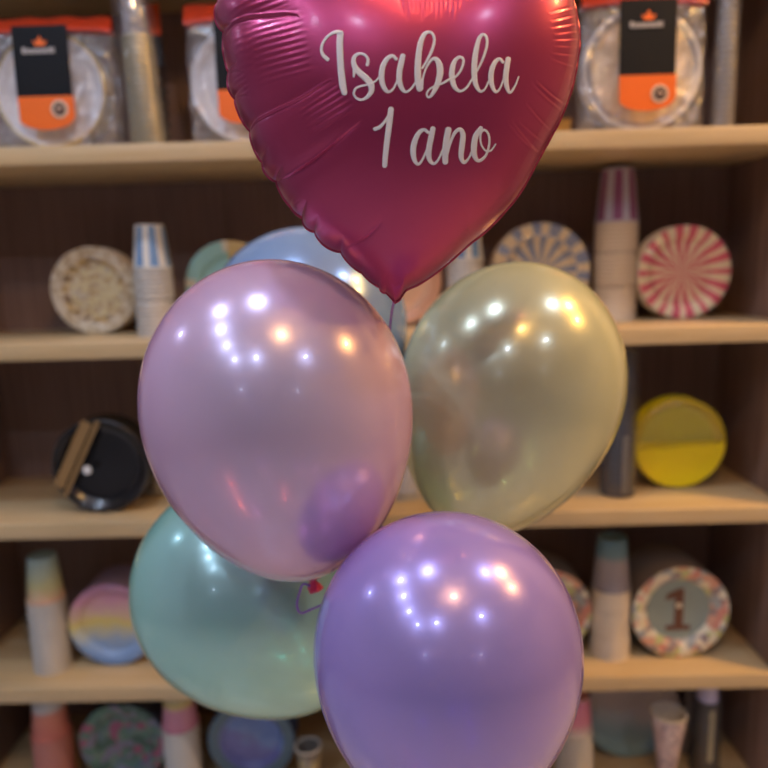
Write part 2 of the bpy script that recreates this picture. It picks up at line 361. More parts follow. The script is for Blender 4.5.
# ------------------------------------------------------------------ paper cups
def cup_profile(r1, r2, h, t=.0009):
    """inverted cup standing on its rolled mouth (radius r1), closed base r2 up"""
    return [(r1-.001, 0), (r1+.0016, .0004), (r1+.0022, .002), (r1+.0012, .0038), (r1-.0004, .0042), (r2+.002, h*.96), (r2+.0012, h), (r2-.002, h), (r2-.003, h-.005), (.0005, h-.005)]
CUPG = 'packs of nested paper cups'
def cup_stack(px, pybot, row, R, H1, ncups, mtop, mrest, labels, Y=None, stripes=0, gap=.0085, packs=None, rim=None, lean=0.):
    z = TOP[row]+.0003
    P = ground(px, pybot, z) if Y is None else at(px, 600, Y)
    Y = P[1]; X = at(px, pybot if Y is None else min(pybot, 760), Y)[0]
    packs = packs or len(labels)
    r2 = R*.72; h = H1; zz = z
    per = ncups
    for p in range(packs):
        top = p == packs-1
        t = thing('paper_cup_pack', labels[p], 'paper cups', (X+random.uniform(-.001, .001), Y, zz), CUPG, rot=(0, 0, random.random()*.2))
        q = MB()
        for c in range(per):
            last = c == per-1
            zc = c*gap
            if last and top: break
            q.lathe([(R-.001, zc), (R+.0016, zc+.0004), (R+.0022, zc+.002), (R+.0012, zc+.0038), (R-.0004, zc+.0042), (R-.0006-.0012, zc+gap)], 48)
        if not top:
            zc = per*gap; q.lathe([(R-.002, zc), (R-.01, zc+.001)], 48)
        autosmooth(q.build('nested_cups', mrest, t, True), 60)
        if top:
            q = MB(); zc = (per-1)*gap
            pr = cup_profile(R, r2, h)
            mf = None
            if stripes: mf = lambda a, j: (int(a*stripes) % 2) if 4 <= j < 5 else (0 if j < 4 else 2 % len(mtop) if False else 0)
            q.lathe([(r, zc+y) for r, y in pr], 96, mfun=mf)
            autosmooth(q.build('top_cup', mtop, t, True), 40)
        zz += per*gap+.003
stripeB = A((226, 222, 210), (112, 150, 190))
stripeP = A((196, 190, 205), (150, 84, 128))
cup_stack(158, 335, 2, .0385, .088, 8, stripeB, M_creamL, ['white cup pack at the foot of the blue striped stack beside the mosaic plates', 'blue and white striped cup pack topping the stack beside the mosaic plates'], stripes=14, gap=.009)
cup_stack(466, 325, 2, .0385, .088, 8, stripeB, M_creamL, ['white cup pack at the foot of the striped stack right of the heart tip', 'blue and white striped cup pack right of the heart balloon tip'], Y=1.5, stripes=14, gap=.009)
cup_stack(614, 319, 2, .045, .112, 8, stripeP, M_cream, ['cream cup pack at the bottom of the tall purple striped stack', 'cream cup pack in the middle of the tall purple striped stack', 'purple striped cup pack at the top of the tall stack left of the sunburst plates'], stripes=14, gap=.0088)
cup_stack(163, 505, 3, .034, .07, 6, A((214, 212, 206)), M_creamL, ['small white paper cup pack right of the black plates'], Y=1.55, gap=.008)
cup_stack(402, 503, 3, .036, .075, 3, A((206, 204, 204)), M_creamL, ['small white paper cup pack in the gap between pink, yellow and purple balloons'], Y=1.47, gap=.008)
mc = [zgrad('candy_print', [(0, (214, 140, 150)), (.35, (222, 180, 150)), (.6, (190, 190, 140)), (1, (150, 176, 176))], .03, .17)]
cup_stack(54, 666, 4, .0385, .10, 9, mc, M_creamL, ['cream cup pack under the pastel printed one, left of the rainbow plates', 'pastel printed cup pack topping the stack left of the rainbow plates'], gap=.0095)
tq = [zgrad('teal_print', [(0, (150, 142, 148)), (.45, (160, 150, 152)), (.6, (110, 140, 148)), (1, (104, 138, 148))], .06, .17, wob=.05)]
cup_stack(609, 652, 4, .040, .115, 7, tq, M_cream, ['cream cup pack at the bottom of the teal topped stack by the number 1 plates', 'cream cup pack in the middle of the teal topped stack by the number 1 plates', 'teal and grey cup pack topping the stack left of the number 1 plates'], gap=.0076)
og = [zgrad('orange_print', [(0, (190, 110, 96)), (.45, (200, 130, 110)), (.6, (190, 190, 190)), (1, (180, 186, 190))], .08, .17, wob=.1)]
cup_stack(55, 790, 5, .041, .10, 8, og, pmat('brick_paper', (186, 122, 108), .6), ['plain orange cup pack, lowest in the stack at the bottom shelf left end', 'orange and white cup pack topping the stack at the bottom shelf left end'], Y=1.42, gap=.0088)
pm = [zgrad('pink_yellow_print', [(0, (196, 130, 150)), (.4, (200, 140, 160)), (.55, (206, 190, 120)), (1, (150, 166, 180))], .08, .17, wob=.1)]
cup_stack(184, 790, 5, .039, .10, 8, pm, M_creamL, ['cream cup pack right of the green floral plates, lowest of its stack', 'pink, yellow and blue cup pack topping the stack right of the green floral plates'], Y=1.42, gap=.0098)
pp = [zgrad('pink_print', [(0, (200, 190, 180)), (.3, (210, 130, 150)), (.8, (206, 120, 146)), (1, (180, 170, 120))], .06, .15, wob=.05)]
cup_stack(574, 790, 5, .039, .088, 8, pp, M_creamL, ['cream cup pack by the lower right of the purple balloon, lowest of its stack', 'pink cup pack by the lower right of the purple balloon, topmost of its stack'], Y=1.42, gap=.0075)

def flared_cup(px, pyrim, row, Y, R, rb, mt, label, inner):
    P = at(px, pyrim, Y); z = TOP[row]+.0003; h = P[2]-z
    t = thing('flared_paper_cup', label, 'paper cup', (P[0], Y, z))
    q = MB(); q.lathe([(.0005, .006), (rb-.002, .006), (rb-.001, 0), (rb, 0), (rb+(R-rb)*.55, h*.5), (R-.002, h*.85), (R-.0008, h-.004)], 48)
    autosmooth(q.build('cup_wall', mt, t, True), 60)
    q = MB(); q.lathe([(R-.0008, h-.004), (R+.0018, h-.003), (R+.002, h-.0005), (R, h+.0005), (R-.002, h-.002)], 48); q.build('rolled_rim', M_creamL, t, True)
    q = MB(); q.lathe([(R-.002, h-.002), (R-.004, h-.02), (rb+.006, h*.35), (.0005, h*.35)], 48); q.build('inside', inner, t, True)
mar = palette('marble_pink', [(214, 192, 190), (196, 170, 172), (226, 210, 204), (170, 150, 156)], 110, .5, smooth=True)
flared_cup(669, 712, 5, 1.385, .036, .012, mar, 'pinkish marbled flared paper cup standing in front of the grey teal plates', M_creamL)
flared_cup(308, 745, 5, 1.40, .028, .016, palette('beige_leaf', [(150, 140, 128), (190, 176, 120), (120, 112, 104)], 70, .5, smooth=True), 'small beige flared cup between the blue plates and the purple balloon', pmat('beige_inside', (128, 120, 112), .6))

# ------------------------------------------------------------------ tall sleeves of plastic cups
def sleeve(px, pybot, row, R, h, mt, label, Y=None, ribs=20, lean=0., wrap=None, top=None, tophe=.0, group='tall plastic cup sleeves', r_top=.78):
    z = TOP[row]+.0005
    P = ground(px, pybot, z) if Y is None else at(px, pybot, Y)
    t = thing('plastic_cup_sleeve', label, 'plastic cups', (P[0], P[1], z), group, rot=(0, math.radians(lean), 0))
    q = MB(); pr = [(.0005, .001), (R*.9, .001)]
    hb = h-tophe
    for k in range(ribs):
        f0 = k/ribs; rr = R*(1-(1-r_top)*f0*.6); zz = hb*f0
        pr += [(rr*.84, zz+.001), (rr, zz+.003), (rr, zz+.0065), (rr*.84, zz+.0085)]
    pr += [(pr[-1][0], hb)]
    if not top: pr += [(R*.6, hb+.001), (.0005, hb+.001)]
    q.lathe(pr, 48); autosmooth(q.build('nested_cups', mt, t, True), 50)
    if top:
        r0 = pr[-1][0]; q = MB(); q.lathe([(r0, hb), (r0*1.03, hb+.002), (r0*.8, h-.004), (r0*.76, h), (.0005, h)], 48); autosmooth(q.build('top_cup', top, t, True), 50)
    if wrap:
        q = MB(); q.lathe([(R*1.02, .001), (R*1.1, .01), (R*1.06, h*.5), (R*1.0, h*.95), (R*.85, h+.01), (R*.3, h+.018)], 60, rfun=lambda a, j: 1+.05*math.sin(5*a+j*1.3)+.02*math.sin(11*a))
        q.build('plastic_wrap', wrap, t, True)
    return t
W2 = film('loose_film', .92, rough=.14, bump=1., scale=45)
gold = pmat('champagne_plastic', (172, 164, 138), .25, .2, coat=.8)
clearp = film('clear_cup', .35, (205, 206, 216), .1, .2, 15)
sleeve(150, 141, 1, .036, .298, gold, 'champagne beige plastic cup sleeve with a clear top cup, between the two bagged plate packs', Y=1.42, ribs=19, lean=-2.6, wrap=W2, top=clearp, tophe=.093, r_top=.72)
sl2 = sleeve(158, 141, 1, .03, .27, pmat('black_plastic0', (46, 42, 42), .3, coat=1), 'dark cup sleeve with an orange and black tag behind the champagne one', Y=1.56, ribs=12, wrap=None)
q = MB(); q.box(-.012, .034, -.034, -.032, .24, .30); q.build('orange_tag', pmat('tag_orange', (226, 84, 20), .5), sl2)
q = MB(); q.box(-.012, .034, -.0335, -.0325, .18, .24); q.build('black_tag', pmat('tag_black', (20, 20, 26), .4), sl2)
greyp = pmat('grey_clear_plastic', (150, 146, 142), .25, .2, coat=.6)
sleeve(722, 124, 1, .022, .30, greyp, 'grey translucent cup sleeve at the right end of the top shelf', Y=1.42, ribs=26, wrap=W2)
blkp = pmat('black_plastic', (62, 66, 80), .3, coat=1.)
def glint_rings(t, x, y, z0, z1, n, r=.0065, mt=None):  # pale rings painted on as the light reflected by the cup ribs
    q = MB()
    for k in range(n):
        zc = z0+(z1-z0)*k/(n-1); b = len(q.v)
        for i in range(14):
            a = 2*PI*i/14
            for rr in (r, r*.55): q.v.append((x+rr*math.cos(a), y, zc+rr*.8*math.sin(a)))
        for i in range(14): j = (i+1) % 14; q.f.append((b+2*i, b+2*j, b+2*j+1, b+2*i+1)); q.m.append(0)
    return q.build('rib_glints', mt, t)
nb = sleeve(617, 494, 3, .036, .31, blkp, 'tall smoky dark cup sleeve left of the yellow plates', Y=1.45, ribs=22, wrap=W2, r_top=.85)
glint_rings(nb, .002, -.0385, .02, .13, 9, mt=pmat('pale_glint', (150, 146, 138), .4))
b5 = sleeve(704, 760, 5, .032, .228, pmat('black_plastic2', (26, 24, 30), .3, coat=1.), 'dark cup sleeve with a lavender cup on top at the right of the bottom shelf', Y=1.43, ribs=22, top=pmat('lavender_plastic', (190, 186, 226), .35, coat=.5), tophe=.05, wrap=W2)
glint_rings(b5, -.004, -.036, .05, .165, 12, mt=pmat('pale_glint2', (186, 180, 150), .4))
sleeve(686, 760, 5, .016, .235, pmat('taupe_plastic', (120, 110, 104), .4, coat=.5), 'slim taupe plastic cup sleeve beside the dark lavender topped one', Y=1.49, ribs=18)

# ------------------------------------------------------------------ bagged plate packs of the top shelf
Mor = pmat('orange_card', (240, 108, 8), .45, coat=.3); Mbk = pmat('black_card', (6, 7, 11), .6, spec=.25); Mro = pmat('red_orange_card', (176, 46, 8), .4, coat=.4)
Mgr = pmat('grey_ink', (176, 170, 164), .5); Mbe = pmat('beige_ink', (224, 190, 160), .5); Mwh = pmat('white_plastic_plate', (226, 224, 226), .3, coat=.5)
Mcr = pmat('ivory_plate', (240, 216, 176), .35, coat=.4); Msi = pmat('silver_band', (176, 172, 174), .3, .5)
Mgd = pmat('gold_band_mat', (214, 180, 90), .3, .6)
Wb = film('bag_film', .72, (236, 236, 244), .2, 3., 34, gloss=.8)
def bagged(px, pytop_plate, pybot, R, label, centre, band, rimm, badge_flip=1, lettering=True, Yf=1.392, stripe=True, hx=1., badge=(.020, -.036), head=None):
    z = TOP[1]+.0005; X = at(px, (pytop_plate+pybot)/2, Yf)[0]
    t = thing('bagged_plate_pack', label, 'plate pack', (X, Yf, z), 'clear bags of party plates on the top shelf', rot=(math.radians(-1.5), 0, 0))
    c = (0, .012, R+.004)
    q = MB(); q.lathe([(.0005, .006), (R*.70, .006), (R*.82, .005), (R*.86, .001)], 96, 'Y', c); autosmooth(q.build('plate_centre', centre, t, True), 50)
    q = MB(); q.lathe([(R*.86, .001), (R*.89, -.001), (R*.95, -.0025)], 96, 'Y', c); autosmooth(q.build('plate_band', band, t, True), 50)
    q = MB(); q.lathe([(R*.95, -.0025), (R*.98, -.003), (R, -.001), (R*.995, .002)]+[(R*(.985 if k % 2 else .995), .002+.003*k) for k in range(1, 14)]+[(.0005, .042)], 96, 'Y', c); autosmooth(q.build('plate_rim', rimm, t, True), 50)
    # printed card down the front
    w = .052; zt = 2*R+.006; zb = R*.40; zm = R*.88; cy = -.0155
    cards = []
    def slabp(name, pts, mt, dy=0, lab=None):
        q = MB(); q.poly([(x, cy-dy, z) for x, z in pts][::-1]); q.poly([(x, cy-dy+.0006, z) for x, z in pts])
        nn = len(pts)
        for k in range(nn):
            a, b = pts[k], pts[(k+1) % nn]; q.poly([(a[0], cy-dy, a[1]), (b[0], cy-dy, b[1]), (b[0], cy-dy+.0006, b[1]), (a[0], cy-dy+.0006, a[1])])
        o = q.build(name, mt, t)
        if lab: tag(o, lab)
        return o
    o1 = slabp('card', [(-w, zm), (w, zm), (w, zt), (-w, zt)], Mbk, 0, 'black upper card')
    arc = [(w*1.04, zm), (w*1.04, zb+.012)]+[(w*math.cos(a), zb+.012+.022*math.sin(a)*-1) for a in np.linspace(.3, PI-.2, 12)]+[(-w*.98, zb+.03), (-w, zm)]
    o2 = slabp('card', arc, Mor, 0, 'orange lower card with a rounded end')
    bx, bz = badge[0]*1., zm+badge[1]
    circ = lambda r, n=28: [(bx+r*math.cos(a), bz+r*math.sin(a)) for a in np.linspace(0, 2*PI, n, endpoint=False)]
    slabp('badge_ring', circ(.0165), Mbe, .0012, 'beige badge ring')
    slabp('badge', circ(.0115), pmat('badge_brown', (84, 60, 48), .5), .0022, 'dark brown round badge')
    slabp('badge_mark', [(bx-.005, bz-.001), (bx+.005, bz-.001), (bx+.003, bz+.003), (bx-.003, bz+.003)], Mbe, .0032)
    if lettering:
        zc = zt-.036     # emblem: three pointed orange leaf over a grey word
        slabp('emblem', [(-.008, zc), (.008, zc), (.014, zc+.01), (.006, zc+.007), (0, zc+.018), (-.006, zc+.007), (-.014, zc+.01)], Mor, .0012, 'small orange three-pointed emblem')
        q = MB(); x = -.034
        for k, (ww, hh) in enumerate([(.007, .011), (.006, .008), (.005, .008), (.007, .008), (.006, .008), (.005, .0085), (.007, .008), (.004, .010), (.006, .010), (.003, .010)]):
            q.box(x, x+ww-.001, cy-.0016, cy-.0006, zc-.013, zc-.013+hh); x += ww+.0006
        tag(q.build('lettering', Mgr, t), 'small pale grey word, too blurred to read')
    # folded header on top of the bag
    h0, h1 = head or (2*R+.006, 2*R+.04); hw = R*1.04*hx
    q = MB(); nx = 24
    for k in range(nx+1):
        x = -hw+2*hw*k/nx; wv = .0015*math.sin(k*1.1)
        sag = -.006*(abs(x)/hw)**3
        q.v += [(x, -.001+wv, h0+sag), (x, .010+wv*.5, h1+sag*.5+.0015*math.sin(k*.9)), (x, .022, h0+sag)]
    for k in range(nx):
        for j in (0, 1): a = k*3+j; q.f.append((a, a+3, a+4, a+1)); q.m.append(0)
    o = q.build('header_card', Mro, t, True); tag(o, 'orange red header card')
    # puffy crumpled film bag, closed all round
    q = MB(); NX, NZ = 56, 60; bw = R*1.07*hx; zt2 = h0+.004
    for side in (0, 1):
        for i in range(NZ+1):
            for k in range(NX+1):
                u = k/NX*2-1; v = i/NZ
                e = (1-abs(u)**4)*(1-abs(v*2-1)**6)
                amp = .0022*math.sin(9*u+5*math.sin(7*v))+.0016*math.sin(23*v+6*u)+.0012*math.sin(31*u-17*v)
                x = u*bw*(1-.02*math.sin(v*9)**2)
                y = (-.003-.006*e+amp*e) if side == 0 else (.058+.004*e)
                y = y*e**.2+.026*(1-e**.2)
                q.v.append((x, y, .0005+v*zt2))
    st = (NX+1)*(NZ+1)
    for side in (0, 1):
        for i in range(NZ):
            for k in range(NX):
                a = side*st+i*(NX+1)+k; fc = (a, a+1, a+NX+2, a+NX+1)
                q.f.append(fc if side == 0 else fc[::-1]); q.m.append(0)
    q.build('clear_bag', Wb, t, True)
    return t
bagged(645, 8, 127, .112, 'bagged ivory plates with a silver band and black and orange card, right of the heart', Mcr, Msi, Mwh, badge=(.024, -.034))
bagged(246, 26, 143, .108, 'bagged white plates with black and orange card, partly hidden by the left of the heart', Mwh, Mwh, Mwh, hx=1.0, badge=(.024, -.034))
bagged(47, 30, 145, .106, 'bagged white plates with a thin gold band at the left end of the top shelf', Mwh, Mwh, Mgd, hx=1.15, badge=(.026, -.024), lettering=True, head=(.213, .240))
# folded kraft box end peeping out between the heart and the ivory plates
P = at(571, 118, 1.44)
t = thing('kraft_box', 'small ochre carton at the right edge of the heart on the top shelf', 'box', (P[0]-.02, 1.50, TOP[1]+.0005))
q = MB(); q.box(-.035, .035, 0, .05, 0, .045, bev=.001); q.build('carton', pmat('ochre_card', (206, 150, 70), .6), t)
q = MB(); q.box(-.036, .036, -.0006, .0506, .046, .049, bev=.001); q.build('lid', pmat('ochre_card2', (190, 136, 62), .6), t)

# ------------------------------------------------------------------ latex balloons
def balloon(label, cx, cy, Y, a_px, b_px, tilt, egg, mt, knotm, back=0., knot=True, group='pearl latex party balloons'):
    """a_px, b_px: half width / half height as seen; tilt (deg) of the axis; egg: how much it narrows to the knot"""
    P = at(cx, cy, Y); s = depth(P)/FPX; a, b = a_px*s, b_px*s
    t = thing('latex_balloon', label, 'balloon', P, group, rot=(0, 0, 0))
    M = Matrix.Rotation(math.radians(tilt)+ROLL*0, 4, 'Y') @ Matrix.Rotation(math.radians(back), 4, 'X')
    n = 96; pr = []
    for k in range(n+1):
        ph = PI*k/n
        z = math.cos(ph); r = math.sin(ph)*(1+egg*z-.35*egg*(z*z))
        pr.append((max(r*a, .0006), z*b))
    # neck
    v = MB(); v.lathe(pr, 128)
    bot = -b
    o = v.build('film', mt, t, True); o.data.transform(M)
    q = MB(); k0 = bot+.004
    q.lathe([(.004, k0), (.0035, k0-.004), (.0048, k0-.007), (.0046, k0-.010), (.0034, k0-.012), (.0042, k0-.015), (.0075, k0-.022), (.0088, k0-.026), (.0078, k0-.0265), (.0035, k0-.016), (.0005, k0-.014)], 24,
            rfun=lambda an, j: 1+(.16*math.sin(3*an+j)+.1*math.sin(5*an) if j > 4 else 0))
    o2 = q.build('knot', knotm, t, True); o2.data.transform(M)
    return t, M, b
Lpink = latex('pearl_pink', (214, 206, 238), (250, 184, 220))
Lyel = latex('pearl_yellow', (214, 216, 186), (238, 240, 178))
Lpur = latex('pearl_purple', (182, 166, 232), (180, 146, 240))
Lgrn = latex('pearl_mint', (190, 228, 224), (168, 246, 220))
Lblu = latex('pearl_blue', (170, 196, 230), (140, 190, 246))
pb = balloon('pearl pink latex balloon in the middle of the bunch, its red knot at lower right', 282, 423, .80, 132, 162, -8, .10, Lpink, pmat('knot_rose', (236, 60, 110), .4, coat=.5))
balloon('pearl yellow latex balloon behind the pink one on the right', 505, 402, .99, 109, 140, 17, .12, Lyel, pmat('knot_yellow', (220, 214, 130), .4))
balloon('pearl purple latex balloon at the bottom of the bunch', 446, 666, .665, 131, 154, 2, .13, Lpur, pmat('knot_purple', (110, 60, 190), .4))
balloon('pearl mint green latex balloon behind the pink and purple ones, lower left', 257, 600, 1.0, 107, 128, -40, .14, Lgrn, pmat('knot_green', (60, 190, 150), .4))
balloon('pearl blue latex balloon mostly hidden behind the pink balloon and heart tip', 308, 336, 1.12, 99, 107, 0, .08, Lblu, pmat('knot_blue', (70, 130, 220), .4))

# ------------------------------------------------------------------ foil heart
YH = .745
HC = at(398, 70, YH)
SP = depth(HC)/FPX
T = .088
def px2xz(p, h=0.):
    w = at(p[0], p[1], YH-h) ; return np.array([w[0]-HC[0], w[2]-HC[2]])
# outline in photo measure: points with scallop bulge towards the next one
OUT = [(395, 302, 0), (386, 292, 2), (379, 286, 1.5), (362, 272, 2.5), (341, 251, 5), (315, 231, 4), (303, 217, 1.5), (291, 206, 2), (277, 181, 4), (263, 162, 3), (251, 131, 3), (236, 99, 4), (230, 73, 3), (225, 33, 6), (219, 4, 5)]
left = []
for i in range(len(OUT)-1):
    a, b = np.array(OUT[i][:2], float), np.array(OUT[i+1][:2], float); bu = OUT[i][2]
    d = b-a; nrm = np.array([d[1], -d[0]])/np.linalg.norm(d)
    if nrm @ (a-np.array([398, 70])) < 0: nrm = -nrm
    for k in range(14):
        tt = k/14; left.append(a+d*tt+nrm*bu*max(0, math.sin(PI*tt))**.7)
top = catmull([(219, 4), (221, -22), (236, -50), (266, -72), (306, -82), (348, -75), (386, -64), (404, -54), (413, -48), (422, -54), (444, -66), (476, -76), (514, -70), (546, -47), (565, -18), (574, 8), (578.5, 35), (577, 58), (571, 88), (560, 118), (549, 139), (537, 161), (519, 193), (500, 216), (484, 232), (470, 243), (450, 261), (435, 273), (420, 283), (409, 288), (405, 291), (400, 299), (395, 302)], 8)
outl = np.vstack([left, top])
oxz = np.array([px2xz(p) for p in outl])
ang = np.arctan2(oxz[:, 1], oxz[:, 0]); rad = np.hypot(oxz[:, 0], oxz[:, 1])
order = np.argsort(ang); ang, rad = ang[order], rad[order]
ang = np.concatenate([ang-2*PI, ang, ang+2*PI]); rad = np.tile(rad, 3)
def Rof(th): return np.interp(th, ang, rad)
# membrane solution over the outline gives the inflated thickness
def solve(res, init=None):
    xs = np.arange(-.24, .24+1e-9, res); zs = np.arange(-.28, .20+1e-9, res)
    X, Z = np.meshgrid(xs, zs, indexing='ij'); ins = np.hypot(X, Z) < Rof(np.arctan2(Z, X))
    ph = np.zeros_like(X) if init is None else init(X, Z)
    ph *= ins
    for it in range(900 if init is None else 260):
        ph[1:-1, 1:-1] = .25*(ph[2:, 1:-1]+ph[:-2, 1:-1]+ph[1:-1, 2:]+ph[1:-1, :-2]+res*res); ph *= ins
    return ph, xs[0], zs[0], res
def sample(g, X, Z):
    ph, xa, za, res = g
    u = np.clip((X-xa)/res, 0, ph.shape[0]-1.001); v = np.clip((Z-za)/res, 0, ph.shape[1]-1.001)
    i = np.floor(u).astype(int); j = np.floor(v).astype(int); fu, fv = u-i, v-j
    return (ph[i, j]*(1-fu)+ph[i+1, j]*fu)*(1-fv)+(ph[i, j+1]*(1-fu)+ph[i+1, j+1]*fu)*fv
G = solve(.012)
for rs_ in (.006, .003, .0015): G = solve(rs_, lambda X, Z, g=G: sample(g, X, Z))
k5 = np.array([1, 4, 6, 4, 1])/16
for _ in range(10):
    ph = G[0]; ph = sum(k5[i]*np.roll(ph, i-2, 0) for i in range(5)); ph = sum(k5[i]*np.roll(ph, i-2, 1) for i in range(5)); G = (ph, *G[1:])
PM = G[0].max()
def hbase(x, z):
    x = np.asarray(x, float); z = np.asarray(z, float)
    th_ = np.arctan2(z, x); r = np.hypot(x, z); Rt = Rof(th_); s_ = np.clip(r/Rt, 0, 1)
    s0 = 1-.016/Rt; sc = np.minimum(s_, s0)
    h = T*(np.clip(sample(G, sc*Rt*np.cos(th_), sc*Rt*np.sin(th_)), 1e-9, None)/PM)**.53
    return h*np.where(s_ > s0, (np.clip(1-s_, 0, 1)/(1-s0))**.55, 1)
def feat(p):
    q = px2xz(p)
    for _ in range(8): q = px2xz(p, float(hbase(q[0], q[1])))
    return q
def poly_fold(X, Z, pts, A0, A1, w, ridge=.5, wide=True):
    pts = [feat(p) for p in catmull(pts, 5)]
    best = np.full(X.shape, 9.); tt = np.zeros(X.shape); sg = np.zeros(X.shape); n = len(pts)-1
    for i in range(n):
        a, b = pts[i], pts[i+1]; d = b-a; L2 = d@d
        u = np.clip(((X-a[0])*d[0]+(Z-a[1])*d[1])/L2, 0, 1)
        ex, ez = X-a[0]-u*d[0], Z-a[1]-u*d[1]; D = np.hypot(ex, ez)
        mk = D < best; best = np.where(mk, D, best); tt = np.where(mk, (i+u)/n, tt); sg = np.where(mk, ez*d[0]-ex*d[1], sg)
    Aa = A0+(A1-A0)*tt
    side = np.sign(sg)
    if wide: Aa0 = -.5*Aa*np.exp(-(best/(3.2*w))**2); w = w*.5; Aa = Aa*.55
    else: Aa0 = 0
    return Aa0+Aa*(-np.exp(-best/(w*.75))+ridge*np.exp(-((best-1.5*w)/(w*.8))**2)*(side > 0)*np.clip(best/w, 0, 1))
def ripples(X, Z, c, half_len, half_w, angle, lam, A):
    """parallel fine wrinkles: ridges run along 'angle' (photo degrees, up positive)"""
    c = feat(c); ca, sa = math.cos(math.radians(angle)), math.sin(math.radians(angle))
    u = (X-c[0])*ca+(Z-c[1])*sa; v = -(X-c[0])*sa+(Z-c[1])*ca
    lam *= SP; L = half_len*SP; W = half_w*SP
    ms = np.clip(1.25-(np.abs(u)/L)**2, 0, 1)*np.clip(1.25-(np.abs(v)/W)**4, 0, 1)
    return A*ms*np.sin(2*PI*v/lam+.8*np.sin(u/L*2))
NT, NR = 1500, 300
th = np.linspace(-PI, PI, NT, endpoint=False); ss = 1-(1-np.linspace(0, 1, NR+1)[1:])**1.35
TH_, S_ = np.meshgrid(th, ss, indexing='ij'); RR = Rof(th)[:, None]*S_; TG = 0
Xh, Zh = RR*np.cos(TH_), RR*np.sin(TH_)
H = hbase(Xh, Zh)
# the body stays fuller between the pinched folds on the left edge
D = np.zeros_like(H)
mm = .001
D += poly_fold(Xh, Zh, [(224, 36), (234, 25), (255, 18), (285, 15), (296, 16)], 7*mm, 1*mm, 3.2*mm, .5)
D += poly_fold(Xh, Zh, [(228, 74), (236, 72), (244, 74)], 4*mm, .2*mm, 2.2*mm)
D += poly_fold(Xh, Zh, [(235, 99), (243, 96), (250, 97)], 3.5*mm, .2*mm, 2.*mm)
D += poly_fold(Xh, Zh, [(250, 132), (257, 122), (275, 112), (300, 100), (330, 82)], 7*mm, .4*mm, 2.6*mm, .6)
D += poly_fold(Xh, Zh, [(262, 163), (268, 159), (272, 158)], 2.5*mm, .2*mm, 2*mm)
D += poly_fold(Xh, Zh, [(276, 182), (290, 176), (320, 156), (345, 135), (360, 123)], 6.5*mm, .5*mm, 2.6*mm, .6)
D += poly_fold(Xh, Zh, [(290, 207), (297, 202), (302, 200)], 2.5*mm, .2*mm, 2*mm)
D += poly_fold(Xh, Zh, [(315, 232), (322, 227), (330, 224)], 3*mm, .2*mm, 2*mm)
D += poly_fold(Xh, Zh, [(341, 252), (352, 246), (366, 238), (376, 229), (382, 222)], 4.5*mm, .3*mm, 2.2*mm, .5)
D += poly_fold(Xh, Zh, [(379, 287), (384, 280), (388, 272)], 2.5*mm, .2*mm, 2*mm)
D += poly_fold(Xh, Zh, [(471, 243), (469, 232), (468, 214)], 2.5*mm, .3*mm, 1.6*mm, .3)
for a, b, A in [((579, 22), (552, 27), 1.4), ((579, 30), (556, 33), 1.2), ((578, 38), (554, 39), 1.6), ((578, 46), (556, 45), 1.2), ((577, 55), (553, 52), 1.4), ((575, 66), (552, 58), 1.2), ((577, 14), (553, 20), 1.2), ((574, 6), (551, 12), 1.2)]:
    D += poly_fold(Xh, Zh, [a, ((a[0]+b[0])/2, (a[1]+b[1])/2), b], A*.8*mm, .1*mm, 1.5*mm, .6, False)
for a, b, A in [((566, 104), (538, 81), 1.8), ((561, 108), (534, 84), 1.1), ((553, 131), (528, 104), .9), ((540, 152), (514, 122), 1.8), ((536, 150), (510, 124), 1.1), ((545, 142), (521, 122), .7)]:
    D += poly_fold(Xh, Zh, [a, ((a[0]+b[0])/2, (a[1]+b[1])/2+1), b], A*mm, .1*mm, 1.6*mm, .8, False)
for k in range(13):
    x = 402+k*4.6
    D += poly_fold(Xh, Zh, [(x*.6+412*.4, -26), (x, -4), (x+1, 14+5*math.sin(k*1.9))], 1.0*mm, .1*mm, 1.8*mm, .5, False)
D += ripples(Xh, Zh, (278, 46), 26, 30, 8, 5.6, .17*mm)
D += ripples(Xh, Zh, (243, 46), 10, 24, 8, 6.3, .12*mm)
D += ripples(Xh, Zh, (326, 110), 22, 14, 27, 5.2, .22*mm)
D += ripples(Xh, Zh, (240, 86), 9, 11, 12, 4.6, .3*mm)
D += ripples(Xh, Zh, (258, 6), 30, 10, 12, 5.6, .18*mm)
# broad pillows between the main folds at the left edge
def pillow(c, rx, rz, angd, A):
    c = feat(c); ca, sa = math.cos(math.radians(angd)), math.sin(math.radians(angd))
    u = ((Xh-c[0])*ca+(Zh-c[1])*sa)/(rx*SP); v = (-(Xh-c[0])*sa+(Zh-c[1])*ca)/(rz*SP)
    return A*np.exp(-(u*u+v*v))
D += pillow((235, 55), 16, 24, -80, 5*mm)*0+pillow((240, 50), 20, 22, 0, 5*mm)+pillow((266, 150), 22, 20, 25, 5*mm)+pillow((240, 5), 24, 18, 10, 5*mm)+pillow((300, 205), 24, 22, 30, 3*mm)+pillow((330, 235), 16, 12, 40, 2.5*mm)
H = np.clip(H+D*np.clip((1-S_**10)*1.0, 0, 1), .0003, None)
H[:, -1] = .0003
vf = np.stack([Xh, -H, Zh], -1).reshape(-1, 3)
heart = thing('foil_balloon', 'large heart-shaped magenta foil balloon lettered in white script at the top', 'balloon', tuple(HC))
verts = np.vstack([[[0, -float(H[:, 0].mean()), 0]], vf]); faces = []
idx = lambda i, j: 1+(i % NT)*NR+j
ii = np.arange(NT); i2 = (ii+1) % NT
quads = []
for j in range(NR-1):
    quads.append(np.stack([1+ii*NR+j, 1+ii*NR+j+1, 1+i2*NR+j+1, 1+i2*NR+j], 1))
quads = np.vstack(quads)
